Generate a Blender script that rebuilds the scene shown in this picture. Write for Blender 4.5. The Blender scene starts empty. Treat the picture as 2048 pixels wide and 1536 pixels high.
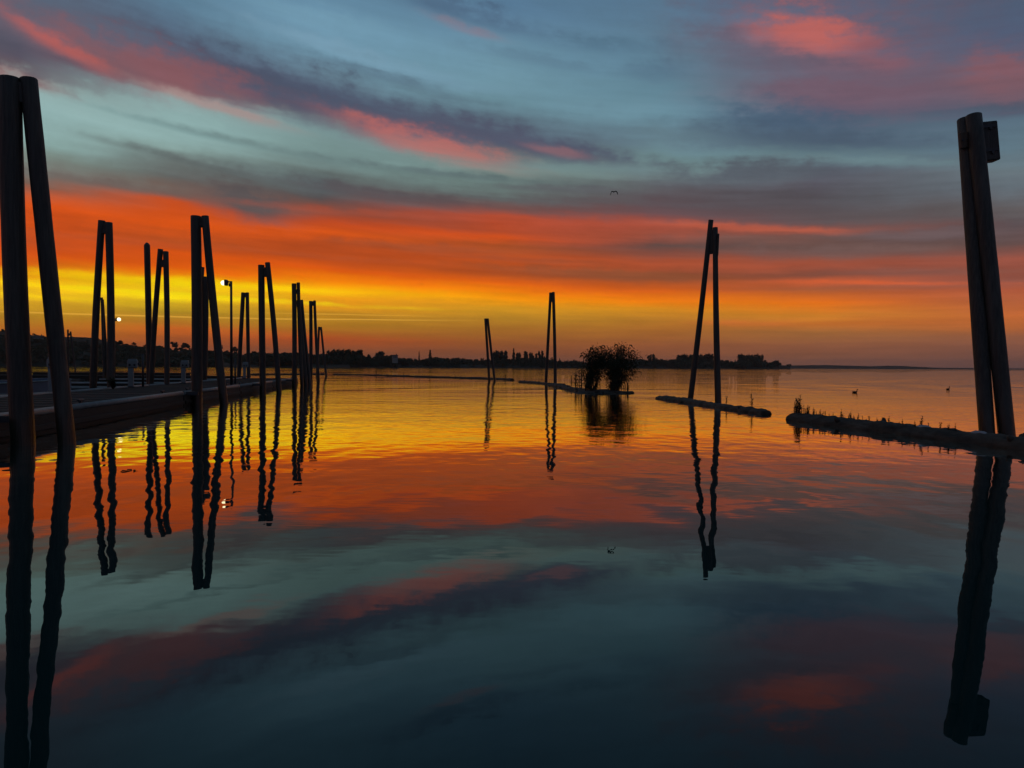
import bpy, bmesh, math, random
from mathutils import Vector, Matrix, noise as mnoise
R = math.radians
random.seed(7)
scene = bpy.context.scene
COL = scene.collection

# ---------------------------------------------------------------- camera
CAM_H = 1.4                      # eye height over the water
F = 1500.0                       # focal length in photo pixels (2048 wide)
cam_data = bpy.data.cameras.new('camera')
cam_data.sensor_width = 36.0
cam_data.lens = F / 2048 * 36.0
cam_data.clip_start = 0.05
cam_data.clip_end = 60000
cam = bpy.data.objects.new('camera', cam_data)
CM = Matrix.Rotation(R(90 - 1.31), 4, 'X') @ Matrix.Rotation(R(0.29), 4, 'Z')
cam.matrix_world = Matrix.Translation((0, 0, CAM_H)) @ CM
COL.objects.link(cam)
scene.camera = cam

def ray(px, py):
    """direction of a photo pixel (2048 x 1536)"""
    v = CM.to_3x3() @ Vector(((px - 1024) / F, -(py - 768) / F, -1))
    return v.normalized()
def at(px, py, d):
    """point on a pixel's ray at ground distance d (along +Y)"""
    v = ray(px, py)
    return Vector((0, 0, CAM_H)) + v * (d / v.y)
def onz(px, py, z=0.0):
    """point where a pixel's ray meets the height z"""
    v = ray(px, py)
    return Vector((0, 0, CAM_H)) + v * ((z - CAM_H) / v.z)
def hz(px):
    """photo row of the horizon"""
    lo, hi = 600.0, 900.0
    for _ in range(40):
        m = (lo + hi) / 2
        if ray(px, m).z > 0: lo = m
        else: hi = m
    return lo
def azel(px, py):
    v = ray(px, py)
    return math.degrees(math.atan2(v.x, v.y)), math.degrees(math.asin(v.z))

# ---------------------------------------------------------------- colour management
vs = scene.view_settings
vs.view_transform = 'Standard'; vs.look = 'None'
vs.exposure = 0.0; vs.gamma = 1.0; vs.use_curve_mapping = False
scene.render.engine = 'CYCLES'
cy = scene.cycles
cy.use_denoising = True
cy.use_adaptive_sampling = True; cy.adaptive_threshold = 0.015
cy.max_bounces = 6; cy.diffuse_bounces = 2; cy.glossy_bounces = 4
cy.transmission_bounces = 2; cy.volume_bounces = 0; cy.transparent_max_bounces = 4
cy.caustics_reflective = False; cy.caustics_refractive = False

def lin(c):
    o = []
    for v in c[:3]:
        v /= 255.0
        o.append(v / 12.92 if v <= 0.04045 else ((v + 0.055) / 1.055) ** 2.4)
    return o

# ---------------------------------------------------------------- sky (world)
world = bpy.data.worlds.new('World')
scene.world = world
world.use_nodes = True
NT = world.node_tree
NT.nodes.clear()
class G:
    """tiny node-graph helper"""
    def __init__(s, nt): s.nt = nt
    def n(s, t, **kw):
        x = s.nt.nodes.new(t)
        for k, v in kw.items(): setattr(x, k, v)
        return x
    def put(s, sock, v):
        if hasattr(v, 'is_output'): s.nt.links.new(v, sock)
        else: sock.default_value = v
    def m(s, op, a, b=0.0, c=0.0, clamp=False):
        x = s.n('ShaderNodeMath', operation=op); x.use_clamp = clamp
        s.put(x.inputs[0], a); s.put(x.inputs[1], b); s.put(x.inputs[2], c)
        return x.outputs[0]
    def rng(s, v, a, b, c=0.0, d=1.0, smooth=False):
        x = s.n('ShaderNodeMapRange'); x.clamp = True
        x.interpolation_type = 'SMOOTHSTEP' if smooth else 'LINEAR'
        s.put(x.inputs[0], v)
        for i, q in enumerate((a, b, c, d)): s.put(x.inputs[i + 1], q)
        return x.outputs[0]
    def vec(s, a, b, c):
        x = s.n('ShaderNodeCombineXYZ')
        for i, q in enumerate((a, b, c)): s.put(x.inputs[i], q)
        return x.outputs[0]
    def noise(s, v, scale=1.0, detail=4.0, rough=0.55, dist=0.0):
        x = s.n('ShaderNodeTexNoise')
        s.put(x.inputs['Vector'], v); x.inputs['Scale'].default_value = scale
        x.inputs['Detail'].default_value = detail; x.inputs['Roughness'].default_value = rough
        x.inputs['Distortion'].default_value = dist
        return x.outputs[0]
    def mix(s, f, a, b):
        x = s.n('ShaderNodeMix', data_type='RGBA')
        s.put(x.inputs[0], f)
        for sock, v in ((x.inputs[6], a), (x.inputs[7], b)):
            if hasattr(v, 'is_output'): s.nt.links.new(v, sock)
            else: sock.default_value = (*v[:3], 1)
        return x.outputs[2]
    def ramp(s, f, stops, interp='LINEAR'):
        x = s.n('ShaderNodeValToRGB'); e = x.color_ramp.elements
        x.color_ramp.interpolation = interp
        while len(e) < len(stops): e.new(0.5)
        for el, (p, c) in zip(e, stops): el.position = p; el.color = (*c[:3], 1)
        s.put(x.inputs[0], f)
        return x.outputs[0]
g = G(NT)
tc = g.n('ShaderNodeTexCoord')
sep = g.n('ShaderNodeSeparateXYZ')
NT.links.new(tc.outputs['Generated'], sep.inputs[0])
dx, dy, dz = sep.outputs
TILT = 0.33                     # cloud bands sink towards the right of the glow
hyp = g.m('MAXIMUM', g.m('SQRT', g.m('ADD', g.m('MULTIPLY', dx, dx), g.m('MULTIPLY', dy, dy))), 1e-4)
sa, ca = g.m('DIVIDE', dx, hyp), g.m('DIVIDE', dy, hyp)
az = g.m('MULTIPLY', g.m('ARCTAN2', dx, dy), 57.29578)
el = g.m('MULTIPLY', g.m('ARCSINE', g.m('MAXIMUM', g.m('MINIMUM', dz, 1.0), -1.0)), 57.29578)
elp = g.m('MULTIPLY', el, g.m('MULTIPLY_ADD', sa, TILT, 1.0))
def elprime(px, py):
    a, e = azel(px, py)
    return a, e * (1 + TILT * math.sin(R(a)))
def nvec(A, B, off=0.0):
    return g.vec(g.m('MULTIPLY_ADD', sa, A, off), g.m('MULTIPLY', ca, A), g.m('MULTIPLY', elp, B))
n_big = g.noise(nvec(3.4, 0.36, 3.1), 1, 3, 0.5)
n_mid = g.noise(nvec(6.0, 0.9, 11.7), 1, 4, 0.5)
n_fine = g.noise(nvec(9.0, 2.6, 5.3), 1, 4, 0.5)
n_puff = g.noise(nvec(20.0, 0.6, 8.2), 1, 4, 0.5)
n_rag = g.noise(nvec(30.0, 1.0, 14.2), 1, 6, 0.62)
n_az = g.noise(nvec(5.0, 0.5, 21.0), 1, 2, 0.5)
c0 = lambda v, k: g.m('MULTIPLY', g.m('SUBTRACT', v, 0.5), k)
amp = g.rng(elp, 0.5, 13.0, 0.10, 1.0)
warp = g.m('MULTIPLY', amp, g.m('ADD', c0(n_big, 1.7), g.m('ADD', c0(n_mid, 1.3), g.m('ADD', c0(n_fine, 0.25), c0(n_rag, 0.7)))))
ew = g.m('ADD', elp, warp)
aw = g.m('ADD', az, c0(n_az, 4.5))
TOP = 44.0
f_el = g.m('SQRT', g.m('DIVIDE', ew, TOP, clamp=True))      # more of the ramp near the horizon
COLS = [
 (60, [(0,88,100,118),(60,88,92,108),(110,84,82,97),(150,104,86,94),(166,120,112,115),(178,143,166,166),(205,146,178,178),(275,140,172,168),(305,125,142,134),(335,114,112,106),(362,124,97,84),(385,196,86,46),(410,234,90,30),(465,224,86,26),(480,206,84,36),(500,228,88,24),(535,242,106,18),(553,250,150,10),(572,255,202,14),(585,240,186,26),(593,255,208,18),(604,218,164,32),(635,184,132,30),(655,190,112,28),(675,184,96,30),(700,165,84,36),(729,126,72,46)]),
 (350, [(0,92,125,148),(60,88,110,132),(95,90,97,116),(140,104,88,100),(180,104,92,102),(196,142,168,168),(250,140,173,172),(295,132,157,152),(328,110,121,118),(360,98,100,98),(385,118,92,82),(402,214,86,38),(445,238,92,22),(472,204,84,30),(486,188,82,36),(510,232,90,20),(535,244,100,14),(548,255,150,5),(560,255,214,8),(578,242,206,18),(594,255,224,14),(607,215,172,30),(625,178,140,32),(646,182,112,32),(656,205,100,30),(672,168,84,32),(690,148,76,40),(730,108,64,44)]),
 (650, [(0,98,135,160),(40,112,152,176),(100,112,150,170),(140,96,120,136),(172,79,90,110),(222,76,85,105),(246,115,130,134),(270,124,152,152),(310,115,140,138),(345,97,108,106),(372,85,95,98),(396,92,86,87),(416,132,82,70),(440,205,80,36),(468,232,92,26),(500,190,80,34),(520,206,84,28),(542,238,96,15),(560,250,130,6),(579,254,192,6),(592,242,156,20),(616,226,150,26),(628,190,134,30),(645,178,124,30),(662,172,100,30),(676,180,80,30),(700,140,75,40),(731,115,65,42)]),
 (1000, [(0,88,122,150),(40,95,130,155),(100,108,146,166),(150,109,146,162),(200,105,140,152),(240,92,112,126),(275,82,89,108),(300,100,112,116),(330,115,140,136),(365,104,124,120),(390,94,95,96),(410,128,86,80),(430,200,82,50),(458,190,80,46),(475,225,88,34),(495,176,84,42),(522,212,86,30),(546,184,84,36),(565,228,98,18),(580,246,128,9),(595,248,152,6),(614,215,150,30),(635,186,132,36),(655,170,110,36),(680,155,90,38),(700,140,78,42),(733,118,68,46)]),
 (1320, [(0,87,117,142),(60,92,124,145),(150,95,130,148),(230,106,142,157),(285,98,121,132),(325,111,139,140),(350,112,128,128),(370,95,96,101),(402,106,92,98),(430,128,92,96),(450,198,90,66),(475,186,88,62),(497,112,85,80),(526,206,88,40),(555,158,82,46),(580,216,96,24),(600,242,128,12),(615,216,140,28),(635,190,125,38),(655,172,106,40),(690,150,86,48),(735,122,71,53)]),
 (1650, [(0,87,95,118),(60,86,95,116),(140,96,95,112),(190,104,92,108),(220,80,93,115),(260,80,100,118),(290,78,95,112),(312,98,122,131),(332,88,95,106),(360,90,88,98),(400,98,92,99),(440,110,95,98),(460,168,95,80),(475,124,92,86),(500,120,88,80),(530,192,91,60),(548,150,86,66),(562,200,93,54),(576,160,88,56),(590,200,100,40),(605,228,112,24),(630,206,126,40),(645,196,110,42),(665,166,106,54),(690,145,88,58),(736,119,75,62)]),
 (2000, [(0,77,92,115),(60,80,93,118),(110,92,92,112),(160,108,92,106),(200,100,90,104),(218,78,88,106),(242,90,112,128),(300,95,118,130),(340,104,118,125),(380,100,110,118),(420,112,106,108),(450,108,92,96),(490,120,90,86),(512,182,92,70),(545,174,90,68),(562,148,88,74),(580,182,92,62),(600,180,96,58),(632,198,106,52),(655,180,100,52),(675,150,92,65),(700,130,82,65),(738,114,75,68)]),
]
SIDE = [(0,112,76,66),(4,150,84,58),(8,160,88,70),(13,112,92,98),(19,92,104,118),(26,84,98,116),(36,74,98,122)]
BACK = [(0,74,76,96),(5,104,88,108),(10,100,94,116),(18,82,94,118),(36,72,94,122)]
HIGH = lin((66, 92, 118))
def stops_px(x, rows):
    def tone(y, c):
        c = lin(c)
        if 395 < y < 560:                        # the red cloud sheet over the glow is duller away from the sunken sun
            k = .84 if x < 1200 else .72
            m_ = sum(c) / 3; d_ = 0 if x < 1200 else .10
            c = [(v + (m_ - v) * d_) * k for v in c]
        return c
    st = sorted((max(0.0, elprime(x, y)[1] / TOP) ** .5, tone(y, c)) for y, *c in rows)
    return [(max(0.0, p), c) for p, c in st] + [(1.0, HIGH)]
def stops_deg(rows):
    return [((e / TOP) ** .5, lin(c)) for e, *c in rows] + [(1.0, HIGH)]
cols = [(-150.0, stops_deg(BACK)), (-72.0, stops_deg(SIDE))]
cols += [(azel(x, 700)[0], stops_px(x, rows)) for x, rows in COLS]
cols += [(72.0, stops_deg(SIDE)), (150.0, stops_deg(BACK))]
sky = None; pa = None
for a, st in cols:
    c = g.ramp(f_el, st)
    sky = c if sky is None else g.mix(g.rng(aw, pa, a), sky, c)
    pa = a
# cloud patches: (x, y, half length, half thickness, slope, colour, strength, raggedness, softness)
BLOBS = [
 (630,197,330,42,.165,(76,85,105),.95,1,1),
 (1010,276,270,22,.20,(82,87,106),.9,1,1),
 (250,120,235,40,.17,(156,94,95),.44,1,1),
 (370,150,130,34,.17,(142,90,95),.45,1,1),
 (120,88,110,14,.32,(192,96,88),.7,1,1),
 (20,150,110,12,.12,(160,98,94),.55,1,1),
 (430,212,140,9,.17,(168,142,138),.75,1,1),
 (850,284,172,23,.22,(202,110,100),.66,1,1),
 (1110,302,60,8,.2,(150,105,110),.6,1,1),
 (920,22,160,20,.2,(78,102,128),.75,1,1),
 (930,55,70,8,.25,(140,118,130),.55,1,1),
 (1230,90,110,13,.06,(80,110,132),.6,1,1),
 (1320,135,70,22,.1,(78,104,126),.5,1,1),
 (1640,80,260,100,.12,(108,92,108),.75,1,1),
 (1615,64,120,34,.26,(204,104,92),.75,1,1),
 (1760,112,80,28,.3,(140,90,99),.6,1,1),
 (1690,190,190,38,.14,(116,90,105),.7,1,1),
 (1990,150,95,40,.2,(140,90,96),.65,1,1),
 (1560,240,130,32,.16,(72,92,114),.85,1,1),
 (1640,275,260,16,.16,(76,92,110),.75,1,1),
 (1740,322,170,9,.13,(108,134,140),.85,1,1),
 (1500,348,170,22,.03,(86,92,102),.85,1,1),
 (1390,300,110,18,.12,(112,146,156),.5,1,1),
 (505,410,95,30,.12,(90,84,85),.95,1,1),
 (760,388,250,13,.09,(86,80,84),.7,1,1),
 (250,372,240,9,.06,(104,92,88),.6,1,1),
 (1480,480,150,9,.07,(126,88,80),.75,1,1),
 (1640,502,240,13,.05,(114,88,84),.85,1,1),
 (1840,470,150,11,.05,(110,92,94),.8,1,1),
 (1830,545,170,7,.04,(140,88,76),.7,1,1),
 (1210,548,240,10,.06,(146,82,52),.75,1,1),
 (870,497,200,9,.03,(168,82,48),.7,1,1),
 (1050,520,160,6,.05,(160,82,52),.55,1,1),
 (200,478,260,7,.03,(192,82,40),.6,1,1),
 (640,512,180,6,.04,(176,80,42),.6,1,1),
 (300,563,330,8,.02,(255,220,4),.5,1,1),
 (420,594,380,5,.03,(255,226,12),.65,1,1),
 (560,577,190,6,.06,(255,206,4),.5,1,1),
 (300,577,300,5,.02,(238,190,20),.6,1,1),
 (260,238,330,36,.09,(148,180,178),.55,1,1),
 (720,112,210,13,.20,(124,160,182),.6,1,1),
 (640,36,150,18,.10,(116,156,178),.5,1,1),
 (900,158,170,11,.15,(114,150,168),.5,1,1),
 (770,152,130,9,.2,(90,114,132),.55,1,1),
 (1080,120,170,10,.16,(92,122,142),.5,1,1),
 (1210,215,170,12,.06,(112,148,164),.5,1,1),
 (350,256,190,6,.12,(122,152,152),.55,1,1),
 (560,300,210,7,.12,(104,126,126),.6,1,1),
 (430,336,200,8,.13,(94,102,102),.6,1,1),
 (900,348,210,7,.08,(90,104,108),.6,1,1),
 (1120,378,160,7,.05,(92,92,98),.55,1,1),
 (1150,335,150,8,.05,(116,142,142),.5,1,1),
 (820,430,300,7,.02,(176,80,56),.5,1,1),
 (1500,647,110,6,.02,(212,112,48),.6,1,1),
 (1770,566,190,4,.05,(222,98,52),.7,1,1),
 (1500,456,170,8,.09,(200,96,70),.55,1,1),
]
nn = g.m('ADD', c0(n_mid, 1.8), g.m('ADD', c0(n_rag, 3.4), c0(n_fine, 0.8)))
nq = g.m('ADD', c0(n_az, 1.2), g.m('ADD', c0(n_puff, 1.5), g.m('ADD', c0(n_rag, 2.4), c0(n_mid, 1.5))))
P0 = g.vec(az, el, 0.0)
PN = g.vec(0.0, g.m('MULTIPLY', nn, 0.62), 0.0)
NQ = g.m('MULTIPLY', nq, 0.9)
for bx, by, rx, ry, sl, colr, stg, rag, soft in BLOBS:
    # an ellipse about (azimuth, elevation), turned along its band, ragged by the cloud noise
    a0, e0 = azel(bx, by)
    k = math.degrees(1 / F) * math.cos(R(a0)) ** 2
    ke = math.degrees(1 / F) * math.cos(R(a0))
    mp = g.n('ShaderNodeMapping'); mp.vector_type = 'TEXTURE'      # (v - loc) turned back and divided by the scale
    mp.inputs['Location'].default_value = (a0, e0, 0)
    mp.inputs['Rotation'].default_value = (0, 0, -math.atan(sl * ke / k))
    mp.inputs['Scale'].default_value = (rx * k, ry * ke, 1)
    NT.links.new(P0, mp.inputs['Vector'])
    ad = g.n('ShaderNodeVectorMath', operation='ADD'); NT.links.new(mp.outputs[0], ad.inputs[0]); NT.links.new(PN, ad.inputs[1])
    dt = g.n('ShaderNodeVectorMath', operation='DOT_PRODUCT'); NT.links.new(ad.outputs[0], dt.inputs[0]); NT.links.new(ad.outputs[0], dt.inputs[1])
    q = g.m('MAXIMUM', g.m('ADD', dt.outputs['Value'], NQ), 0.0)
    msk = g.m('MULTIPLY', g.m('POWER', 0.36, g.m('POWER', q, 1.35)), stg)
    sky = g.mix(msk, sky, lin(colr))
# two thin vapour trails over the glow
for (xa, ya, xb, yb, w, stg) in ((-40, 622, 980, 641, 1.5, .55), (560, 626, 900, 633, 1.3, .45), (640, 641, 760, 645, 1.6, .3)):
    a0, e0 = azel(xa, ya); a1, e1 = azel(xb, yb)
    line = g.m('MULTIPLY_ADD', g.m('SUBTRACT', az, a0), (e1 - e0) / (a1 - a0), e0)
    dd = g.m('ABSOLUTE', g.m('SUBTRACT', g.m('SUBTRACT', el, line), c0(n_big, 0.25)))
    mk = g.rng(dd, 0.0, w * 0.0382 * 1.5, stg, 0.0, smooth=True)
    ends = g.m('MULTIPLY', g.rng(az, a0 - 2, a0 + 3), g.rng(az, a1 - 8, a1, 1.0, 0.0))
    sky = g.mix(g.m('MULTIPLY', mk, ends), sky, lin((248, 186, 70)))
# fine streaks of light and dark in the cloud sheet
streak = g.m('ADD', 1.0, g.m('ADD', g.m('MULTIPLY', g.rng(el, 9.0, 15.0, 1.0, 0.35), c0(n_fine, 0.40)), g.m('MULTIPLY', g.rng(el, 0.5, 9.0, 0.25, 1.0), g.m('ADD', c0(n_rag, 0.16), c0(n_mid, 0.22)))))
vm = g.n('ShaderNodeVectorMath', operation='SCALE')
NT.links.new(sky, vm.inputs[0]); g.put(vm.inputs['Scale'], streak)
SKY_GAIN = 1.0
bg = g.n('ShaderNodeBackground'); bg.inputs['Strength'].default_value = SKY_GAIN
NT.links.new(vm.outputs[0], bg.inputs['Color'])
# the clear air overhead: the sun is on the horizon under the glow
nis = g.n('ShaderNodeTexSky'); nis.sky_type = 'NISHITA'; nis.sun_disc = False
nis.sun_elevation = R(0.0); nis.sun_rotation = R(-24)
bg2 = g.n('ShaderNodeBackground')
NT.links.new(nis.outputs[0], bg2.inputs['Color'])
g.put(bg2.inputs['Strength'], g.rng(el, 30.0, 65.0, 0.0, 0.05, smooth=True))
add = g.n('ShaderNodeAddShader')
NT.links.new(bg.outputs[0], add.inputs[0]); NT.links.new(bg2.outputs[0], add.inputs[1])
wo = g.n('ShaderNodeOutputWorld')
NT.links.new(add.outputs[0], wo.inputs['Surface'])
world.cycles.sampling_method = 'MANUAL'; world.cycles.sample_map_resolution = 512

# ---------------------------------------------------------------- materials
def mat(name, col, rough=0.7, spec=0.3, var=0.35, scale=6.0, bump=0.0, bscale=20.0, stretch=(1, 1, 1), metal=0.0):
    m = bpy.data.materials.new(name); m.use_nodes = True
    nt = m.node_tree; h = G(nt); b = nt.nodes['Principled BSDF']
    t = h.n('ShaderNodeTexCoord'); mp = h.n('ShaderNodeMapping')
    nt.links.new(t.outputs['Object'], mp.inputs[0]); mp.inputs['Scale'].default_value = stretch
    v = mp.outputs[0]
    n1 = h.noise(v, scale, 5, 0.6)
    lo = [c * (1 - var) for c in col]; hi = [c * (1 + var) for c in col]
    nt.links.new(h.ramp(n1, [(0.3, lo), (0.7, hi)]), b.inputs['Base Color'])
    b.inputs['Roughness'].default_value = rough; b.inputs['Specular IOR Level'].default_value = spec
    b.inputs['Metallic'].default_value = metal
    if bump:
        bn = h.n('ShaderNodeBump'); bn.inputs['Strength'].default_value = 1.0
        bn.inputs['Distance'].default_value = bump
        nt.links.new(h.noise(v, bscale, 5, 0.6), bn.inputs['Height'])
        nt.links.new(bn.outputs[0], b.inputs['Normal'])
    return m
MT = dict(
    pile=mat('creosoted_timber', (.030, .027, .021), .75, .25, .45, 5, .012, 14, (1, 1, .12)),
    block=mat('weathered_block', (.10, .075, .055), .8, .2, .4, 6, .01, 20, (1, 1, .3)),
    deck=mat('worn_deck', (.034, .036, .033), .9, .1, .25, 3, .004, 30),
    rail=mat('pale_rail', (.17, .185, .175), .5, .4, .25, 4, .002, 20),
    fascia=mat('wet_timber', (.018, .015, .010), .7, .3, .4, 4, .006, 16, (1, .15, 1)),
    pedestal=mat('white_plastic', (.17, .195, .195), .5, .4, .08, 3),
    steel=mat('dark_steel', (.03, .03, .032), .5, .4, .3, 8),
    bark=mat('log_bark', (.042, .035, .026), .8, .25, .7, 7, .035, 9, (1, .3, 1)),
    bleached=mat('bleached_wood', (.26, .27, .28), .75, .3, .35, 6, .006, 20, (1, .2, 1)),
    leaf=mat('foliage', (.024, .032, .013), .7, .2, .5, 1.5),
    weed=mat('weed', (.045, .050, .022), .7, .2, .4, 3),
    stem=mat('stem', (.035, .03, .02), .8, .2, .3, 4),
    trunk=mat('trunk', (.03, .025, .02), .85, .2, .3, 3),
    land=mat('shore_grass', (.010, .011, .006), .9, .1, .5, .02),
    feather=mat('feather', (.010, .010, .010), .7, .2, .4, 9),
    hull=mat('boat_hull', (.26, .29, .33), .4, .5, .12, 2),
    cover=mat('boat_cover', (.035, .045, .07), .8, .2, .3, 3, .006, 9),
    roof=mat('roof', (.05, .045, .045), .8, .2, .2, .5),
    house=mat('house_wall', (.22, .21, .19), .8, .2, .1, .5),
    glass=mat('window_pane', (.02, .025, .03), .15, .5, .1, 1),
)
def emis(name, col, s):
    m = bpy.data.materials.new(name); m.use_nodes = True
    nt = m.node_tree; nt.nodes.clear()
    e = nt.nodes.new('ShaderNodeEmission'); e.inputs[0].default_value = (*col, 1); e.inputs[1].default_value = s
    o = nt.nodes.new('ShaderNodeOutputMaterial'); nt.links.new(e.outputs[0], o.inputs[0])
    return m
MT['lamp'] = emis('lamp_light', (1.0, .80, .46), 2.6)

# water: dark body under a Fresnel mirror, relief of ripples from several trains of small waves
def water_mat():
    m = bpy.data.materials.new('water'); m.use_nodes = True
    nt = m.node_tree; nt.nodes.clear(); h = G(nt)
    geo = h.n('ShaderNodeNewGeometry'); s = h.n('ShaderNodeSeparateXYZ')
    nt.links.new(geo.outputs['Position'], s.inputs[0])
    X, Y, Z = s.outputs
    def layer(sx, sy, a, detail=2, rough=.5, off=0.0, dist=0.0):
        return h.m('MULTIPLY', h.noise(h.vec(h.m('MULTIPLY_ADD', X, sx, off), h.m('MULTIPLY', Y, sy), off), 1, detail, rough, dist), a)
    patch = h.rng(h.noise(h.vec(h.m('MULTIPLY', X, .045), h.m('MULTIPLY', Y, .03), 4.0), 1, 3, .6), .36, .66, .25, 1.0, True)
    open_w = h.rng(h.m('MULTIPLY_ADD', X, .15, Y), 4.5, 26.0, .12, 1.0, True)      # sheltered by the float, breezier further out
    rip = h.m('ADD', layer(1.7, 3.0, .0125, 2, .55, 2.0), layer(5.5, 8.0, .0022, 1, .5, 9.0))
    rip = h.m('MULTIPLY', rip, h.m('MULTIPLY', patch, open_w))
    slow = h.m('MULTIPLY', h.m('ADD', layer(1.9, 1.1, .0085, 1, .45, 7.0), layer(.25, .42, .016, 1, .5, 13.0)), h.rng(Y, 2.5, 12.0, .3, 1.0))
    far = h.m('MULTIPLY', layer(.05, .22, .07, 2, .5, 17.0), h.rng(Y, 25, 70))
    # wakes spreading over the open lake
    r = h.m('SQRT', h.m('ADD', h.m('POWER', h.m('SUBTRACT', X, 150.0), 2.0), h.m('POWER', h.m('SUBTRACT', Y, 20.0), 2.0)))
    rr = h.m('ADD', r, layer(.05, .05, 14.0, 3, .5, 3.0))
    wk = h.m('MULTIPLY', h.m('SINE', h.m('MULTIPLY', rr, .85)), .026)
    wk = h.m('MULTIPLY', wk, h.m('MULTIPLY', h.rng(Y, 26, 48), h.rng(h.noise(h.vec(h.m('MULTIPLY', X, .03), h.m('MULTIPLY', Y, .02), 30.0), 1, 2, .5), .38, .6)))
    hgt = h.m('ADD', h.m('ADD', rip, slow), h.m('ADD', far, wk))
    b = h.n('ShaderNodeBump'); b.inputs['Strength'].default_value = 1.0; b.inputs['Distance'].default_value = 1.0
    nt.links.new(hgt, b.inputs['Height'])
    gl = h.n('ShaderNodeBsdfGlossy'); gl.inputs['Roughness'].default_value = 0.0
    gl.inputs['Color'].default_value = (.90, .98, .96, 1)
    df = h.n('ShaderNodeBsdfDiffuse'); df.inputs['Color'].default_value = (.003, .020, .019, 1)
    fr = h.n('ShaderNodeFresnel'); fr.inputs['IOR'].default_value = 1.333
    for nd in (gl, fr): nt.links.new(b.outputs[0], nd.inputs['Normal'])
    fac = h.m('MINIMUM', h.m('MULTIPLY', h.m('POWER', fr.outputs[0], 1.34), 2.0), 1.0)
    mx = h.n('ShaderNodeMixShader'); nt.links.new(fac, mx.inputs[0])
    nt.links.new(df.outputs[0], mx.inputs[1]); nt.links.new(gl.outputs[0], mx.inputs[2])
    o = h.n('ShaderNodeOutputMaterial'); nt.links.new(mx.outputs[0], o.inputs[0])
    return m
def pile_mat():
    """old creosoted timber: long grain, checks, paler weathered streaks, a wet weedy band at the water line"""
    m = bpy.data.materials.new('old_pile_timber'); m.use_nodes = True
    nt = m.node_tree; h = G(nt); b = nt.nodes['Principled BSDF']
    geo = h.n('ShaderNodeNewGeometry'); t = h.n('ShaderNodeTexCoord'); s = h.n('ShaderNodeSeparateXYZ')
    nt.links.new(geo.outputs['Position'], s.inputs[0])
    mp = h.n('ShaderNodeMapping'); nt.links.new(t.outputs['Object'], mp.inputs[0]); mp.inputs['Scale'].default_value = (1, 1, .06)
    v = mp.outputs[0]
    grain = h.noise(v, 26, 4, .6); broad = h.noise(v, 5, 3, .6); spots = h.noise(t.outputs['Object'], 7, 3, .6)
    c = h.ramp(grain, [(.30, (.012, .010, .007)), (.52, (.028, .023, .017)), (.75, (.054, .046, .035))])
    c = h.mix(h.rng(broad, .52, .72, 0, .8), c, (.060, .054, .044))
    c = h.mix(h.rng(spots, .60, .72, 0, .6), c, (.025, .03, .018))
    z = h.m('ADD', s.outputs[2], h.m('MULTIPLY', h.m('SUBTRACT', spots, .5), .5))
    c = h.mix(h.rng(z, .75, .35, 0, .85), c, (.014, .017, .009))
    nt.links.new(c, b.inputs['Base Color'])
    nt.links.new(h.rng(z, .35, .75, .28, .58), b.inputs['Roughness']); b.inputs['Specular IOR Level'].default_value = .45
    bn = h.n('ShaderNodeBump'); bn.inputs['Strength'].default_value = 1; bn.inputs['Distance'].default_value = .02
    nt.links.new(h.m('ADD', grain, h.m('MULTIPLY', broad, .8)), bn.inputs['Height']); nt.links.new(bn.outputs[0], b.inputs['Normal'])
    return m
MT['pile'] = pile_mat()
MT['water'] = water_mat()

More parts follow.
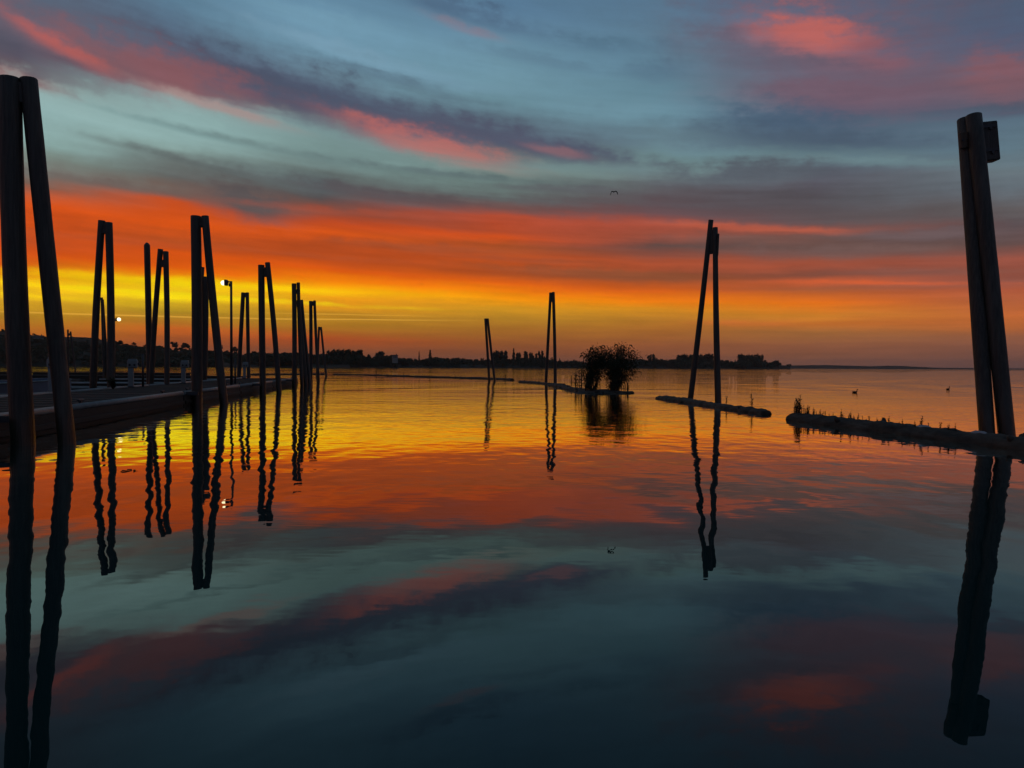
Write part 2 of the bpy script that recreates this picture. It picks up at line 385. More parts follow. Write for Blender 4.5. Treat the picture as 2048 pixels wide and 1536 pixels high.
# ---------------------------------------------------------------- mesh helpers
class MB:
    def __init__(s): s.v = []; s.f = []; s.sm = []
    def add(s, vs_, fs, smooth=False):
        o = len(s.v); s.v += [tuple(p) for p in vs_]
        s.f += [tuple(i + o for i in f) for f in fs]; s.sm += [smooth] * len(fs)
    def box(s, c, size, M=None, bev=0.0):
        x, y, z = (k / 2 for k in size); c = Vector(c)
        if bev <= 0:
            vs_ = [Vector((i * x, j * y, k * z)) for k in (-1, 1) for j in (-1, 1) for i in (-1, 1)]
            fs = [(0, 2, 3, 1), (4, 5, 7, 6), (0, 1, 5, 4), (2, 6, 7, 3), (0, 4, 6, 2), (1, 3, 7, 5)]
        else:
            bm = bmesh.new(); bmesh.ops.create_cube(bm, size=1.0)
            for w in bm.verts: w.co = Vector((w.co.x * size[0], w.co.y * size[1], w.co.z * size[2]))
            bmesh.ops.bevel(bm, geom=bm.edges[:], offset=bev, segments=1, affect='EDGES')
            bm.verts.index_update()
            vs_ = [w.co.copy() for w in bm.verts]; fs = [tuple(w.index for w in f.verts) for f in bm.faces]; bm.free()
        s.add([(M @ p if M else p) + c for p in vs_], fs)
    def sweep(s, pts, rad, n=8, cap=True, smooth=True, flat=1.0, jit=None):
        """tube along pts with a radius per point"""
        pts = [Vector(p) for p in pts]; vs_ = []; fs = []
        up = None
        for i, p in enumerate(pts):
            t = (pts[min(i + 1, len(pts) - 1)] - pts[max(i - 1, 0)]).normalized()
            if up is None:
                ref = Vector((0, 1, 0)) if abs(t.y) < .9 else Vector((1, 0, 0))
                a = t.cross(ref).normalized()
            else:
                a = (up - t * up.dot(t)).normalized()
            up = a; b = t.cross(a)
            for k in range(n):
                th = 2 * math.pi * k / n
                r = rad[i] * (jit(i, k) if jit else 1.0)
                vs_.append(p + (a * math.cos(th) + b * math.sin(th) * flat) * r)
        for i in range(len(pts) - 1):
            for k in range(n):
                k2 = (k + 1) % n
                fs.append((i * n + k, i * n + k2, (i + 1) * n + k2, (i + 1) * n + k))
        s.add(vs_, fs, smooth)
        if cap:
            o = len(s.v) - len(vs_)
            s.f += [tuple(o + k for k in reversed(range(n))), tuple(o + (len(pts) - 1) * n + k for k in range(n))]
            s.sm += [False, False]
    def mesh(s, name):
        me = bpy.data.meshes.new(name); me.from_pydata(s.v, [], s.f)
        me.polygons.foreach_set('use_smooth', s.sm); me.update()
        return me
    def build(s, name, m, parent=None, loc=None):
        me = s.mesh(name); me.materials.append(MT[m])
        return link(name, me, parent, loc)
def link(name, me, parent=None, loc=None, rz=0, scale=None):
    o = bpy.data.objects.new(name, me); COL.objects.link(o)
    if parent: o.parent = parent
    if loc is not None: o.location = loc
    if rz: o.rotation_euler.z = rz
    if scale is not None: o.scale = (scale,) * 3 if not hasattr(scale, '__len__') else scale
    return o
def thing(name, label, cat, loc=(0, 0, 0), rz=0, group=None):
    o = link(name, None, None, loc, rz); return tag(o, label, cat, group)
def tag(o, label, cat, group=None):
    o['label'] = label; o['category'] = cat
    if group: o['group'] = group
    return o
def struct(o, kind='structure', label=None):
    o['kind'] = kind
    if label: o['label'] = label
    return o

# ---------------------------------------------------------------- water and land
b = MB(); S = 9000.0
b.add([(-S, -400, 0), (S, -400, 0), (S, S, 0), (-S, S, 0)], [(0, 1, 2, 3)])
struct(b.build('water', 'water'), 'structure', 'calm lake water mirroring the sunset sky')

def shore(name, x0, x1, d0, d1, top, depth, label, step=14):
    """low land strip between two photo columns; top(px) gives the photo row of its crest"""
    b = MB(); n = int((x1 - x0) / step) + 1; rows = 7
    vs_ = []; fs = []
    for i in range(n + 1):
        px = x0 + (x1 - x0) * i / n
        d = d0 + (d1 - d0) * i / n
        for j in range(rows + 1):
            t = j / rows
            dd = d + depth * t
            X = (px - 1024) / F * dd
            crest = max(.5, (hz(px) - top(px)) / F * (d + depth * .6) + CAM_H)
            prof = min(1.0, t / .6) ** .8 if t > 0 else 0
            z = -0.4 + (crest + .4) * prof * (1 if t < .9 else .6)
            w = mnoise.noise(Vector((X * .02, dd * .02, 1.7)))
            vs_.append((X + w * 4, dd + w * 8, z + (w * .12 * crest if 0 < t < .95 else 0)))
    for i in range(n):
        for j in range(rows):
            a = i * (rows + 1) + j
            fs.append((a, a + rows + 1, a + rows + 2, a + 1))
    b.add(vs_, fs, True)
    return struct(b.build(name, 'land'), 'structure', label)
def interp(tab):
    def f(x):
        if x <= tab[0][0]: return tab[0][1]
        for (a, ya), (c, yc) in zip(tab, tab[1:]):
            if x <= c: return ya + (yc - ya) * (x - a) / (c - a)
        return tab[-1][1]
    return f
HILL = interp([(-300, 664), (0, 664), (60, 669), (100, 672), (150, 676), (215, 681), (245, 690), (300, 696), (400, 704), (520, 712), (700, 722)])
LOWL = interp([(-100, 722), (640, 722), (1100, 725), (1300, 727), (1700, 733), (2100, 737)])
shore('hillside', -420, 700, 640, 640, HILL, 420, 'dark hillside behind the marina')
shore('far_shore', 440, 1580, 560, 1250, LOWL, 260, 'low dark shore under the tree line')
SPIT = interp([(1480, 729), (1600, 731), (1660, 730), (1740, 732.5), (1790, 731.3), (1860, 735), (1960, 737.2), (2400, 739)])
shore('far_spit', 1480, 1960, 3400, 4200, SPIT, 500, 'thin spit of land fading along the lake horizon')
FARH = interp([(1800, 736), (1900, 735.6), (2000, 736.4), (2100, 737.4), (2500, 738)])
shore('far_hills', 1780, 2500, 6000, 6000, FARH, 1200, 'faint low hills beyond the open lake')

# ---------------------------------------------------------------- far trees
def crown_mesh(kind, seed):
    rnd = random.Random(seed); b = MB()
    if kind == 'poplar':   lobes = [(Vector((rnd.uniform(-.03, .03), rnd.uniform(-.03, .03), z)), .105 * (1 - abs(z - .5) * 1.1) + .02, .13) for z in [.2 + .08 * k for k in range(10)]]
    elif kind == 'fir':    lobes = [(Vector((0, 0, z)), .20 * (1.05 - z) + .012, .06) for z in [.14 + .075 * k for k in range(12)]]
    elif kind == 'bush':   lobes = [(Vector((rnd.uniform(-.5, .5), rnd.uniform(-.4, .4), rnd.uniform(.25, .7))), rnd.uniform(.18, .30), .24) for _ in range(8)]
    else:                  lobes = [(Vector((rnd.uniform(-.26, .26), rnd.uniform(-.26, .26), rnd.uniform(.42, .82))), rnd.uniform(.12, .2), .16) for _ in range(9)]
    for c, r, rz in lobes:
        for _ in range(34 if kind != 'fir' else 22):
            u = Vector((rnd.gauss(0, 1), rnd.gauss(0, 1), rnd.gauss(0, 1))).normalized()
            k = rnd.uniform(.55, 1.05)
            p = c + Vector((u.x * r * k, u.y * r * k, u.z * rz * k))
            sz = rnd.uniform(.028, .06) * (0.75 if kind in ('poplar', 'fir') else 1.15)
            a = Vector((rnd.gauss(0, 1), rnd.gauss(0, 1), rnd.gauss(0, 1))).normalized()
            e = a.cross(u).normalized() if abs(a.dot(u)) < .95 else Vector((1, 0, 0))
            f_ = (u * .6 + a * .4).normalized().cross(e).normalized()
            b.add([p - e * sz, p + f_ * sz, p + e * sz, p - f_ * sz * .8], [(0, 1, 2, 3)])
        # inner mass so that the crown is not see-through everywhere
        for _ in range(5):
            u = Vector((rnd.gauss(0, 1), rnd.gauss(0, 1), rnd.gauss(0, 1))).normalized()
            p = c + u * r * .35
            e = Vector((rnd.gauss(0, 1), rnd.gauss(0, 1), rnd.gauss(0, 1))).normalized(); f_ = e.orthogonal().normalized()
            sz = min(r, rz) * .75
            b.add([p - e * sz, p + f_ * sz, p + e * sz, p - f_ * sz], [(0, 1, 2, 3)])
    return b
def trunk_mb(kind):
    b = MB(); top = .5 if kind in ('round', 'bush') else .8
    b.sweep([(0, 0, -.04), (.005, 0, .12), (-.006, .004, top * .6), (0, 0, top)], [.026, .018, .013, .005], 6)
    for k in range(4):
        a = k * 1.7; z = top * (.45 + .12 * k); L = .16 if kind == 'round' else .06
        b.sweep([(0, 0, z), (math.cos(a) * L * .6, math.sin(a) * L * .6, z + L * .7), (math.cos(a) * L, math.sin(a) * L, z + L * 1.3)], [.009, .006, .002], 4)
    return b
TREES = {}
for kind in ('poplar', 'fir', 'bush', 'round'):
    tr = trunk_mb(kind).mesh(kind + '_trunk'); tr.materials.append(MT['trunk'])
    crs = []
    for s in range(4):
        mbx = crown_mesh(kind, 40 + s); me = mbx.mesh(kind + '_crown'); me.materials.append(MT['leaf'])
        crs.append((me, mbx))
    TREES[kind] = (tr, crs)
rt = random.Random(3)
def ground_h(px):                 # photo row of the ground the far trees stand on
    return HILL(px) if px < 520 else LOWL(px)
def shore_d(px):
    if px < 520: return 900.0
    return 560 + (px - 440) / 1140 * 690 + 70
def far_tree(kind, px, py, label, group, d=None, wide=1.0):
    d = d or shore_d(px)
    gz = max(.3, (hz(px) - ground_h(px)) / F * d + CAM_H - 1.0) if px < 520 else 1.2
    X = (px - 1024) / F * d
    H = (hz(px) - py) / F * d + CAM_H - gz
    H = max(3.0, H)
    t = thing(kind_names[kind], label, 'tree', (X, d, gz), rt.uniform(0, 6.3), group)
    t.scale = (H * wide, H * wide, H)
    tr, crs = TREES[kind]
    link('trunk', tr, t); link('crown', rt.choice(crs)[0], t)
kind_names = dict(poplar='poplar_tree', fir='conifer_tree', bush='thicket_tree', round='broadleaf_tree')
L1 = 'slender dark poplar in the spiky row behind the shore wood'
for x in list(range(988, 1016, 4)) + [1034, 1039, 1049, 1054, 1060, 1064, 1072, 1078, 1084]:
    far_tree('poplar', x + rt.uniform(-1, 1), 703 + rt.uniform(-2, 3), L1, 'poplars in the spiky row on the far shore')
far_tree('fir', 1027, 697, 'tall dark conifer overtopping the spiky poplar row', None)
L2 = 'tall dark tree in the even block at the end of the far wood'
for x in range(1478, 1527, 5):
    far_tree('poplar', x, 709 + rt.uniform(-1, 2), L2, 'even block of trees at the end of the far wood', d=1330, wide=1.5)
L3 = 'tall dark tree in the flat-topped grove behind the A-shaped piles'
for x in list(range(1356, 1392, 6)) + list(range(1398, 1425, 5)):
    far_tree('poplar', x, 708.5 + rt.uniform(-1, 2), L3, 'flat-topped grove behind the A-shaped piles', d=1240, wide=1.7)
L4 = 'dark tree in the straight row at the foot of the marina hillside'
for x in range(656, 728, 6):
    far_tree('poplar', x, 700.5 + rt.uniform(-2, 2), L4, 'straight tree row below the marina hillside', wide=1.6)
far_tree('round', 737, 705, 'small lone dark tree beside the end of the straight tree row', None, wide=.6)
far_tree('round', 757, 699, 'rounded dark tree heading the low wood behind the long boom log', None, wide=.9)
far_tree('fir', 838, 703, 'thin dark spire tree standing in a gap of the shore wood', None, wide=.6)
far_tree('fir', 860, 700, 'dark pointed tree above the low shore wood', None, wide=1.2)
far_tree('round', 1303, 705, 'dark round tree rising from the wood behind the leafy islet', None, wide=.7)
far_tree('round', 1555, 719, 'lone round tree on the low point past the tree block', None, d=1290, wide=1.2)
far_tree('round', 1578, 727, 'tiny lone tree where the far spit begins', None, d=1290, wide=1.3)
far_tree('bush', 1541, 721, 'low bushy tree sloping down from the end of the tree block', None, d=1300, wide=1.0)
for x, y, w, lb in ((268, 683, 1.1, 'bushy tree on the hill crest left of the lone single pile'), (306, 682, .9, 'round tree on the hill crest behind the leaning twin piles'),
                    (352, 681, 1.3, 'broad bushy tree on the crest beside the thick dock dolphin'), (372, 683, 1.1, 'rounded tree on the crest touching the thick dock dolphin'),
                    (436, 688, 1.0, 'dark tree showing between thick dolphin and tall lamp post'), (468, 691, 1.1, 'round tree on the skyline right behind the tall lamp post'),
                    (8, 657, 1.5, 'bushy tree on the top of the hillside'), (68, 666, 1.4, 'low tree on the shoulder of the hillside')):
    far_tree('round', x, y, lb, None, d=900, wide=w)
# the rest of the far wood reads as one mass
SKY_L = interp([(-300, 664), (0, 664), (60, 668), (130, 674), (215, 681), (240, 688), (270, 687), (305, 690), (345, 687), (380, 691), (430, 695), (460, 700), (500, 699), (560, 697), (600, 699), (650, 702), (728, 705), (732, 713), (748, 709), (765, 702), (790, 707), (820, 713), (850, 714), (866, 707), (895, 710), (930, 712), (970, 714), (1030, 710), (1085, 709), (1100, 712), (1130, 716), (1165, 716), (1280, 713), (1345, 712), (1430, 715), (1470, 715), (1525, 713), (1535, 718), (1560, 725), (1600, 729)])
def wood(name, x0, x1, step, label, rows):
    b = MB(); x = x0
    while x < x1:
        for r in range(rows):
            kind = rt.choice(('round', 'round', 'bush', 'fir' if x > 900 else 'round'))
            px = x + rt.uniform(-step, step) * .5
            d = shore_d(px) - 40 + r * 28 + rt.uniform(-10, 10)
            top = SKY_L(px) + (rt.uniform(-.5, 4) if r == rows - 1 else rt.uniform(1, 1 + 26 * (1 - r / rows)))
            gz = -.2 if px >= 520 else max(0, ((hz(px) - ground_h(px)) / F * d + CAM_H) * (.15 + .8 * r / rows))
            H = (hz(px) - top) / F * d + CAM_H - gz
            if H < 3: continue
            H = min(H, 24)
            if px >= 520: pass
            X = (px - 1024) / F * d
            _, mbx = rt.choice(TREES[kind][1])
            w = rt.uniform(.8, 1.3); rz = rt.uniform(0, 6.28); cs, sn = math.cos(rz), math.sin(rz)
            b.add([(X + (p[0] * cs - p[1] * sn) * H * w, d + (p[0] * sn + p[1] * cs) * H * w, gz + (p[2] * 1.0 - .08) * H) for p in mbx.v], mbx.f)
        x += step
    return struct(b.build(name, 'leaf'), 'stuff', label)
wood('far_wood', 500, 1560, 5.0, 'unbroken dark wood along the far lake shore', 4)
def hill_z(px, d):
    t = (d - 640) / 420
    return -.4 + (max(.5, (hz(px) - HILL(px)) / F * (640 + 252) + CAM_H) + .4) * min(1.0, max(0, t) / .6) ** .8
b = MB()
for i in range(620):
    px = rt.uniform(-70, 540); d = 648 + 262 * rt.random() ** 1.3
    kind = rt.choice(('round', 'bush', 'bush')); H = rt.uniform(4.5, 9.5) * (1 if d < 800 else .45 if px < 230 else .7)
    X = (px - 1024) / F * d; gz = hill_z(px, d) - .6
    _, mbx = rt.choice(TREES[kind][1])
    w = rt.uniform(1.0, 1.7); rz = rt.uniform(0, 6.28); cs, sn = math.cos(rz), math.sin(rz)
    b.add([(X + (p[0] * cs - p[1] * sn) * H * w, d + (p[0] * sn + p[1] * cs) * H * w, gz + (p[2] - .15) * H) for p in mbx.v], mbx.f)
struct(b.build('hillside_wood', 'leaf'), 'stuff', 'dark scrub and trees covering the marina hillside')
b = MB(); x = 1590
while x < 1880:
    d = 3650 + rt.uniform(-100, 100); H = rt.uniform(4, 9); X = (x - 1024) / F * d
    _, mbx = rt.choice(TREES['bush'][1])
    zg = max(0.5, (hz(x) - SPIT(x)) / F * d + CAM_H - 5)
    b.add([(X + p[0] * H * 2.2, d + p[1] * H * 2.2, zg + (p[2] - .1) * H) for p in mbx.v], mbx.f)
    x += 5
struct(b.build('spit_scrub', 'leaf'), 'stuff', 'low scrub along the far spit')

# houses on the shore
def house(px, py_eave, d, w, hgt, label, rz=.3):
    X = (px - 1024) / F * d; z = (hz(px) - py_eave) / F * d + CAM_H - hgt
    t = thing('house', label, 'house', (X, d, z), rz)
    b = MB(); b.box((0, 0, hgt / 2 - 2), (w, w * .7, hgt + 4)); b.build('wall', 'house', t)
    b = MB(); y = w * .38; x = w * .54; h2 = hgt + w * .28
    b.add([(-x, -y, hgt - .1), (x, -y, hgt - .1), (x, y, hgt - .1), (-x, y, hgt - .1), (-x, 0, h2), (x, 0, h2)],
          [(0, 1, 5, 4), (2, 3, 4, 5), (0, 4, 3), (1, 2, 5), (0, 3, 2, 1)])
    rf = b.build('roof', 'roof', t)
    b = MB(); b.box((w * .25, 0, h2 + .2), (.7, .7, 1.8)); b.build('chimney', 'roof', rf)
    for k in (-.28, .05, .3):
        b = MB(); b.box((k * w, -w * .35 - .03, hgt * .55), (w * .12, .1, hgt * .4)); b.build('window', 'glass', t)
house(790, 712.5, 735, 5, 2.6, 'small pale house among the trees behind the long boom log')
house(80, 676, 840, 10, 4, 'pale house low on the bare hillside behind the thick twin piles', -.2)

# ---------------------------------------------------------------- twin-pile dolphins
def noisy(seed, k=.035, fr=.9):
    def f(i, j): return 1 + k * mnoise.noise(Vector((seed * 7.3 + math.cos(j * .8) * 1.2, math.sin(j * .8) * 1.2, i * fr)))
    return f
def make_pile(parent, org, top, base, r0, r1, seed, cone=False, n=16):
    """tapered timber pile from base (water line) to top, driven on into the bed"""
    top, base = Vector(top), Vector(base)
    ax = (top - base); down = base - ax.normalized() * 1.6
    L = 12; pts = [down]; rad = [r0]
    rnd = random.Random(seed); bow = Vector((rnd.uniform(-1, 1), rnd.uniform(-1, 1), 0)) * .035
    for i in range(L + 1):
        t = i / L
        pts.append(base.lerp(top, t) + bow * math.sin(t * math.pi)); rad.append(r0 + (r1 - r0) * t)
    u = ax.normalized()
    pts.insert(-1, pts[-1] - u * .015); rad.insert(-1, rad[-1]); rad[-1] = r1 * .965
    if cone:
        pts += [pts[-1] + u * .12]; rad += [r1 * .35]
    b = MB(); b.sweep([p - org for p in pts], rad, n, jit=noisy(seed))
    return b.build('pile', 'pile', parent)
def beam(parent, org, a, c, w, h, name='cross_block', m='pile', back=0.0):
    """timber bolted between the points a and c, h high and w deep"""
    a, c = Vector(a) - org, Vector(c) - org
    x = (c - a); L = x.length; x.normalize()
    y = Vector((0, 0, 1)).cross(x).normalized(); z = x.cross(y)
    M = Matrix((x, y, z)).transposed()
    b = MB(); b.box((a + c) / 2 + y * back, (L, w, h), M, bev=.015)
    o = b.build(name, m, parent)
    for s_ in (-1, 1):
        b2 = MB()
        p = (a + c) / 2 + y * (back - w / 2) + x * s_ * L * .32
        b2.sweep([p + y * .02, p - y * .03], [.028, .028], 8)
        b2.build('bolt', 'steel', o)
    return o
def dolphin(label, piles, block=None, group='mooring dolphins of two piles'):
    """piles: (top x, top y, top d, base x, base d, width px top, width px base)"""
    tops = []; bases = []; rads = []
    for xt, yt, dt, xb, db, wt, wb in piles:
        T = at(xt, yt, dt); v = ray(xb, hz(xb))
        B = Vector((v.x / v.y * db, db, 0)); tops.append(T); bases.append(B)
        rads.append((wb / F * db / 2, wt / F * dt / 2))
    org = sum(bases, Vector()) / len(bases)
    t = thing('mooring_dolphin' if len(piles) > 1 else 'mooring_pile', label, 'piling', org, 0, group if len(piles) > 1 else None)
    for i, (T, B, r) in enumerate(zip(tops, bases, rads)):
        make_pile(t, org, T, B, r[0], r[1], hash(label) % 97 + i if False else len(label) + i * 13 + int(abs(T.x)), cone=len(piles) == 1)
    if block and len(piles) > 1:
        o0, h = block
        def down(i, z): # point on pile i at height z
            T, B = tops[i], bases[i]; k = (z - B.z) / (T.z - B.z); return B.lerp(T, k)
        z1 = min(T.z for T in tops) - o0 - h / 2
        a, c = down(0, z1), down(1, z1)
        e = (c - a).normalized() * rads[0][1] * .3
        w = min(r[1] for r in rads) * 1.3
        beam(t, org, a - e * 0, c + e * 0, w, h)
    return t, org, tops, bases, rads
dolphin('thick twin dark piles with a deep cross block opposite the moored skiff', [(19, 157, 13.1, 45, 13.0, 42, 43), (57, 158, 13.2, 133, 13.2, 32, 32)], (.06, .36))
dolphin('twin dark piles on the far dock edge between skiff and first power pedestal', [(203.5, 441, 30.5, 185, 30.6, 13, 13.5), (217.5, 445, 30.5, 221, 30.4, 14, 14)], (.04, .42))
dolphin('single straight pile with a pointed cap between pedestal and dock', [(294, 490, 38.0, 299, 38.0, 11.5, 11.5)])
dolphin('twin dark piles with a slot above the block beside the pointed single pile', [(321, 498, 37.3, 301, 37.6, 10, 10), (331.5, 503, 37.3, 333, 37.0, 10.5, 10)], (.42, .35))
dolphin('heavy twin piles at the dock edge beside the tall lamp post', [(391.5, 432, 26.8, 393.5, 26.8, 19.5, 20.5), (410, 432, 26.8, 448, 26.8, 14, 16)], (.04, .36))
dolphin('uneven twin piles half hidden behind the heavy dolphin at the lamp post', [(402.5, 534, 50, 388, 50, 12.5, 14), (411, 553, 50, 406, 50.5, 12, 14)], (.05, .4))
dolphin('narrow twin piles beyond the dock behind the tall lamp post', [(486.5, 585, 59, 477, 59, 8, 8), (494.5, 585, 59, 497.5, 59, 7, 7)], (.03, .35))
dolphin('twin piles splayed wide with one standing higher at the middle of the dock edge', [(522.5, 530, 39.1, 525.5, 39.1, 12.5, 12.5), (535, 525, 39.1, 558, 39.1, 10, 10.5)], (.12, .5))
dolphin('twin piles with two gaps near the top at the far dock corner', [(588, 567, 51.3, 588.5, 51.3, 9, 9.5), (596.5, 565, 51.3, 604, 51.5, 7, 7)], (.40, .3))
dolphin('two piles leaning close together at the outer end of the dock', [(596.5, 600.5, 56, 612, 56, 8, 9), (602.5, 600, 56.6, 619, 56.3, 7.5, 8.5)], (.03, .45))
dolphin('slim splayed twin piles standing free just past the dock end', [(621.5, 602, 67.3, 621.5, 67.3, 7, 7), (629, 601, 67.3, 637, 67.3, 5.5, 6)], (.03, .4))
dolphin('smallest splayed twin piles in open water past the dock end', [(638, 653.5, 100, 633.5, 100, 4, 4.5), (642, 654, 100, 652.5, 100, 4, 4.5)], (.02, .4))
dolphin('thin leaning twin piles in the slip behind the moored skiff', [(135.8, 659, 128, 137, 128, 3.2, 3.4), (141, 663, 128, 151, 128, 3.2, 3.4)], (.3, .4))
dolphin('short thin twin piles far behind the pair by the first pedestal', [(203.5, 595, 64, 209, 64, 4.5, 5.5), (206, 599, 64.5, 215, 64, 3.5, 5)], (.05, .4))
dolphin('twin piles leaning right at the end of the long boom log', [(970.8, 637, 75, 978.5, 75, 5, 5), (975.2, 637, 75, 989.5, 75, 4.8, 5)], (.02, .5))
dolphin('narrow A-shaped twin piles on the short log by the leafy islet', [(1101.3, 585, 62, 1092, 62.4, 5.6, 6), (1106.5, 584, 62, 1110.8, 62, 6.2, 6.6)], (.03, .75))
t, org, tops, bases, rads = dolphin('tall A-shaped twin piles over the log with one sprouting weed', [(1422, 440, 31.2, 1381, 31.4, 10, 11.5), (1430.5, 455, 31.1, 1437, 30.6, 10, 13)], (.08, 1.0))
bb = MB(); p = at(1434.6, 490, 31.0) - org
bb.box(p, (.07, .25, .9), Matrix.Rotation(R(2), 3, 'Y'), bev=.01); bb.build('side_plank', 'pile', t)
t, org, tops, bases, rads = dolphin('massive leaning twin piles with a side board behind the weedy log', [(1930, 239, 16.95, 1977, 15.7, 29, 29), (1947, 231, 16.7, 2016.5, 15.6, 29.5, 31)], None)
a1, a2 = at(1917, 281, 16.75), at(1938, 279, 16.75)
beam(t, org, at(1919.5, 282, 16.70), at(1936, 280, 16.70), .10, .36, 'cross_block', 'block')
bb = MB(); p = at(1974, 285, 16.8) - org
ang = math.atan2(68, 640)
MR = Matrix.Rotation(-ang, 3, 'Y')
bb.box(p, (.36, .30, .86), MR, bev=.02)
sb = bb.build('side_board', 'pile', t)
for zz in (-.26, .26):
    bb = MB(); q = p + MR @ Vector((0, -.15, zz)); bb.sweep([q + Vector((0, .02, 0)), q - Vector((0, .035, 0))], [.035, .03], 8); bb.build('bolt', 'steel', sb)
    bb = MB(); q = p + MR @ Vector((-.12, -.165, zz + .06)); bb.box(q, (.52, .02, .07), MR); bb.build('strap', 'steel', sb)

# ---------------------------------------------------------------- docks
DOCK_Z = .44
DROT = math.atan(.16)
dock_o = Vector((-7.2, 0, 0))
def dk(lx, ly, z=0.0):            # dock frame (x across, y along) to world
    c, s = math.cos(DROT), math.sin(DROT)
    return Vector((dock_o.x + lx * c - ly * s, dock_o.y + lx * s + ly * c, z))
dock = thing('main_dock', 'long low grey floating dock with a pale rounded edge rail', 'dock', dock_o, DROT)
W = 4.0
secs = [(6.5, 16.6), (16.72, 26.0), (26.12, 35.6), (35.72, 45.4), (45.52, 57.5)]
rnd = random.Random(5)
for i, (y0, y1) in enumerate(secs):
    L = y1 - y0; dz_ = rnd.uniform(-.012, .012)
    b = MB(); b.box((-W / 2, (y0 + y1) / 2, DOCK_Z - .06 + dz_), (W - .10, L, .12), bev=.015); sl = b.build('deck_slab', 'deck', dock)
    b = MB()
    for k in range(int(L / 1.2)):
        b.box((-W / 2, y0 + .6 + k * 1.2, DOCK_Z + dz_ + .003), (W - .5, .03, .012))
    b.build('grip_strip', 'deck', sl)
    for sx in (0.0, -W):
        b = MB(); b.sweep([(sx, y0 + .04, DOCK_Z - .01 + dz_), (sx, (y0 + y1) / 2, DOCK_Z - .01 + dz_), (sx, y1 - .04, DOCK_Z - .01 + dz_)], [.075] * 3, 12); b.build('edge_rail', 'rail', dock)
        b = MB(); b.box((sx, (y0 + y1) / 2, .16 + dz_), (.10, L - .02, .40)); fa = b.build('fascia_board', 'fascia', dock)
        b = MB(); b.box((sx + (.075 if sx == 0 else -.075), (y0 + y1) / 2, .12 + dz_), (.06, L - .1, .12), bev=.01); b.build('waler', 'block' if False else 'fascia', fa)
    b = MB(); b.box((-W / 2, (y0 + y1) / 2, .10), (W - .4, L - .3, .4)); b.build('float_tank', 'fascia', dock)
    for ly in (y0 + 1.4, y1 - 1.4):
        b = MB(); b.box((-.22, ly, DOCK_Z + .06), (.05, .08, .10)); b.box((-.22, ly, DOCK_Z + .12), (.06, .34, .045), bev=.012); b.build('cleat', 'steel', dock)
# steel guides that hold the dock to its piles
for lx, ly in ((.28, 13.9), (.28, 26.7), (.28, 39.2), (.3, 51.6)):
    b = MB(); b.box((-.05, ly, DOCK_Z + .03), (.5, .9, .03), bev=.008)
    b.box((.22, ly - .42, DOCK_Z - .02), (.5, .06, .12)); b.build('pile_guide', 'steel', dock)

def finger(ly, L, label, w=1.3):
    o = dk(-W - .12, ly)
    t = thing('finger_pier', label, 'pier', o, DROT, 'narrow finger piers')
    b = MB(); b.box((-L / 2, 0, .38), (L, w, .10), bev=.012); b.build('deck_slab', 'deck', t)
    for sy in (-1, 1):
        b = MB(); b.sweep([(-.1, sy * w / 2, .40), (-L / 2, sy * w / 2, .40), (-L, sy * w / 2, .40)], [.05] * 3, 8); b.build('edge_rail', 'rail', t)
        b = MB(); b.box((-L / 2, sy * (w / 2 - .06), .17), (L - .05, .06, .30)); b.build('fascia_board', 'fascia', t)
    for k in (.25, .75):
        b = MB(); b.box((-L * k, 0, .08), (1.6, w - .3, .36), bev=.03); b.build('float_tank', 'fascia', t)
finger(24.6, 8.5, 'narrow finger pier beside the moored skiff')
finger(34.2, 8.5, 'narrow finger pier at the first power pedestal')
finger(43.0, 8.5, 'narrow finger pier at the second power pedestal')
finger(54.5, 8.5, 'narrow finger pier near the outer end of the dock')
# neighbouring dock with the distant lamp
t = thing('side_dock', 'low dark dock carrying the distant lit lamp', 'dock', (-44, 68, 0), .05)
for k in range(4):
    b = MB(); b.box((-16 + k * 10.2, 0, .38), (10.1, 2.4, .12), bev=.015); b.build('deck_slab', 'deck', t)
    b = MB(); b.box((-16 + k * 10.2, -1.15, .14), (10.0, .08, .36)); b.build('fascia_board', 'fascia', t)
    b = MB(); b.box((-16 + k * 10.2, .2, .1), (9.0, 1.8, .4)); b.build('float_tank', 'fascia', t)
t = thing('side_dock', 'low dark outer dock in front of the hillside', 'dock', (-66, 96, 0), -.04)
for k in range(5):
    b = MB(); b.box((-20 + k * 10.2, 0, .36), (10.1, 2.4, .12), bev=.015); b.build('deck_slab', 'deck', t)
    b = MB(); b.box((-20 + k * 10.2, -1.15, .12), (10.0, .08, .36)); b.build('fascia_board', 'fascia', t)

# ---------------------------------------------------------------- dock furniture
def pedestal(px, py, label, yaw=.3):
    p = onz(px, py, DOCK_Z)
    t = thing('power_pedestal', label, 'pedestal', p, yaw, 'power pedestals on the dock')
    b = MB(); b.box((0, 0, .02), (.34, .30, .04), bev=.008); b.build('base_plate', 'steel', t)
    b = MB(); b.box((0, 0, .44), (.21, .18, .80), bev=.02); b.build('post', 'pedestal', t)
    b = MB(); b.box((.07, 0, 1.0), (.40, .26, .34), bev=.04); hd = b.build('head', 'pedestal', t)
    b = MB(); b.box((.07, 0, 1.19), (.34, .22, .05), bev=.02); b.build('cap', 'pedestal', hd)
    for s in (-1, 1):
        b = MB(); b.sweep([(.07 + s * .09, -.12, .97), (.07 + s * .09, -.165, .955)], [.05, .045], 10); b.build('socket', 'steel', hd)
    b = MB(); b.sweep([(.27, 0, 1.03), (.33, 0, .99)], [.05, .045], 10); b.build('socket', 'steel', hd)
pedestal(104, 785, 'pale power pedestal beside the thick twin piles and the skiff')
pedestal(262, 775, 'pale power pedestal beside the thin black post')
pedestal(367, 767, 'pale power pedestal beside the heavy dolphin')
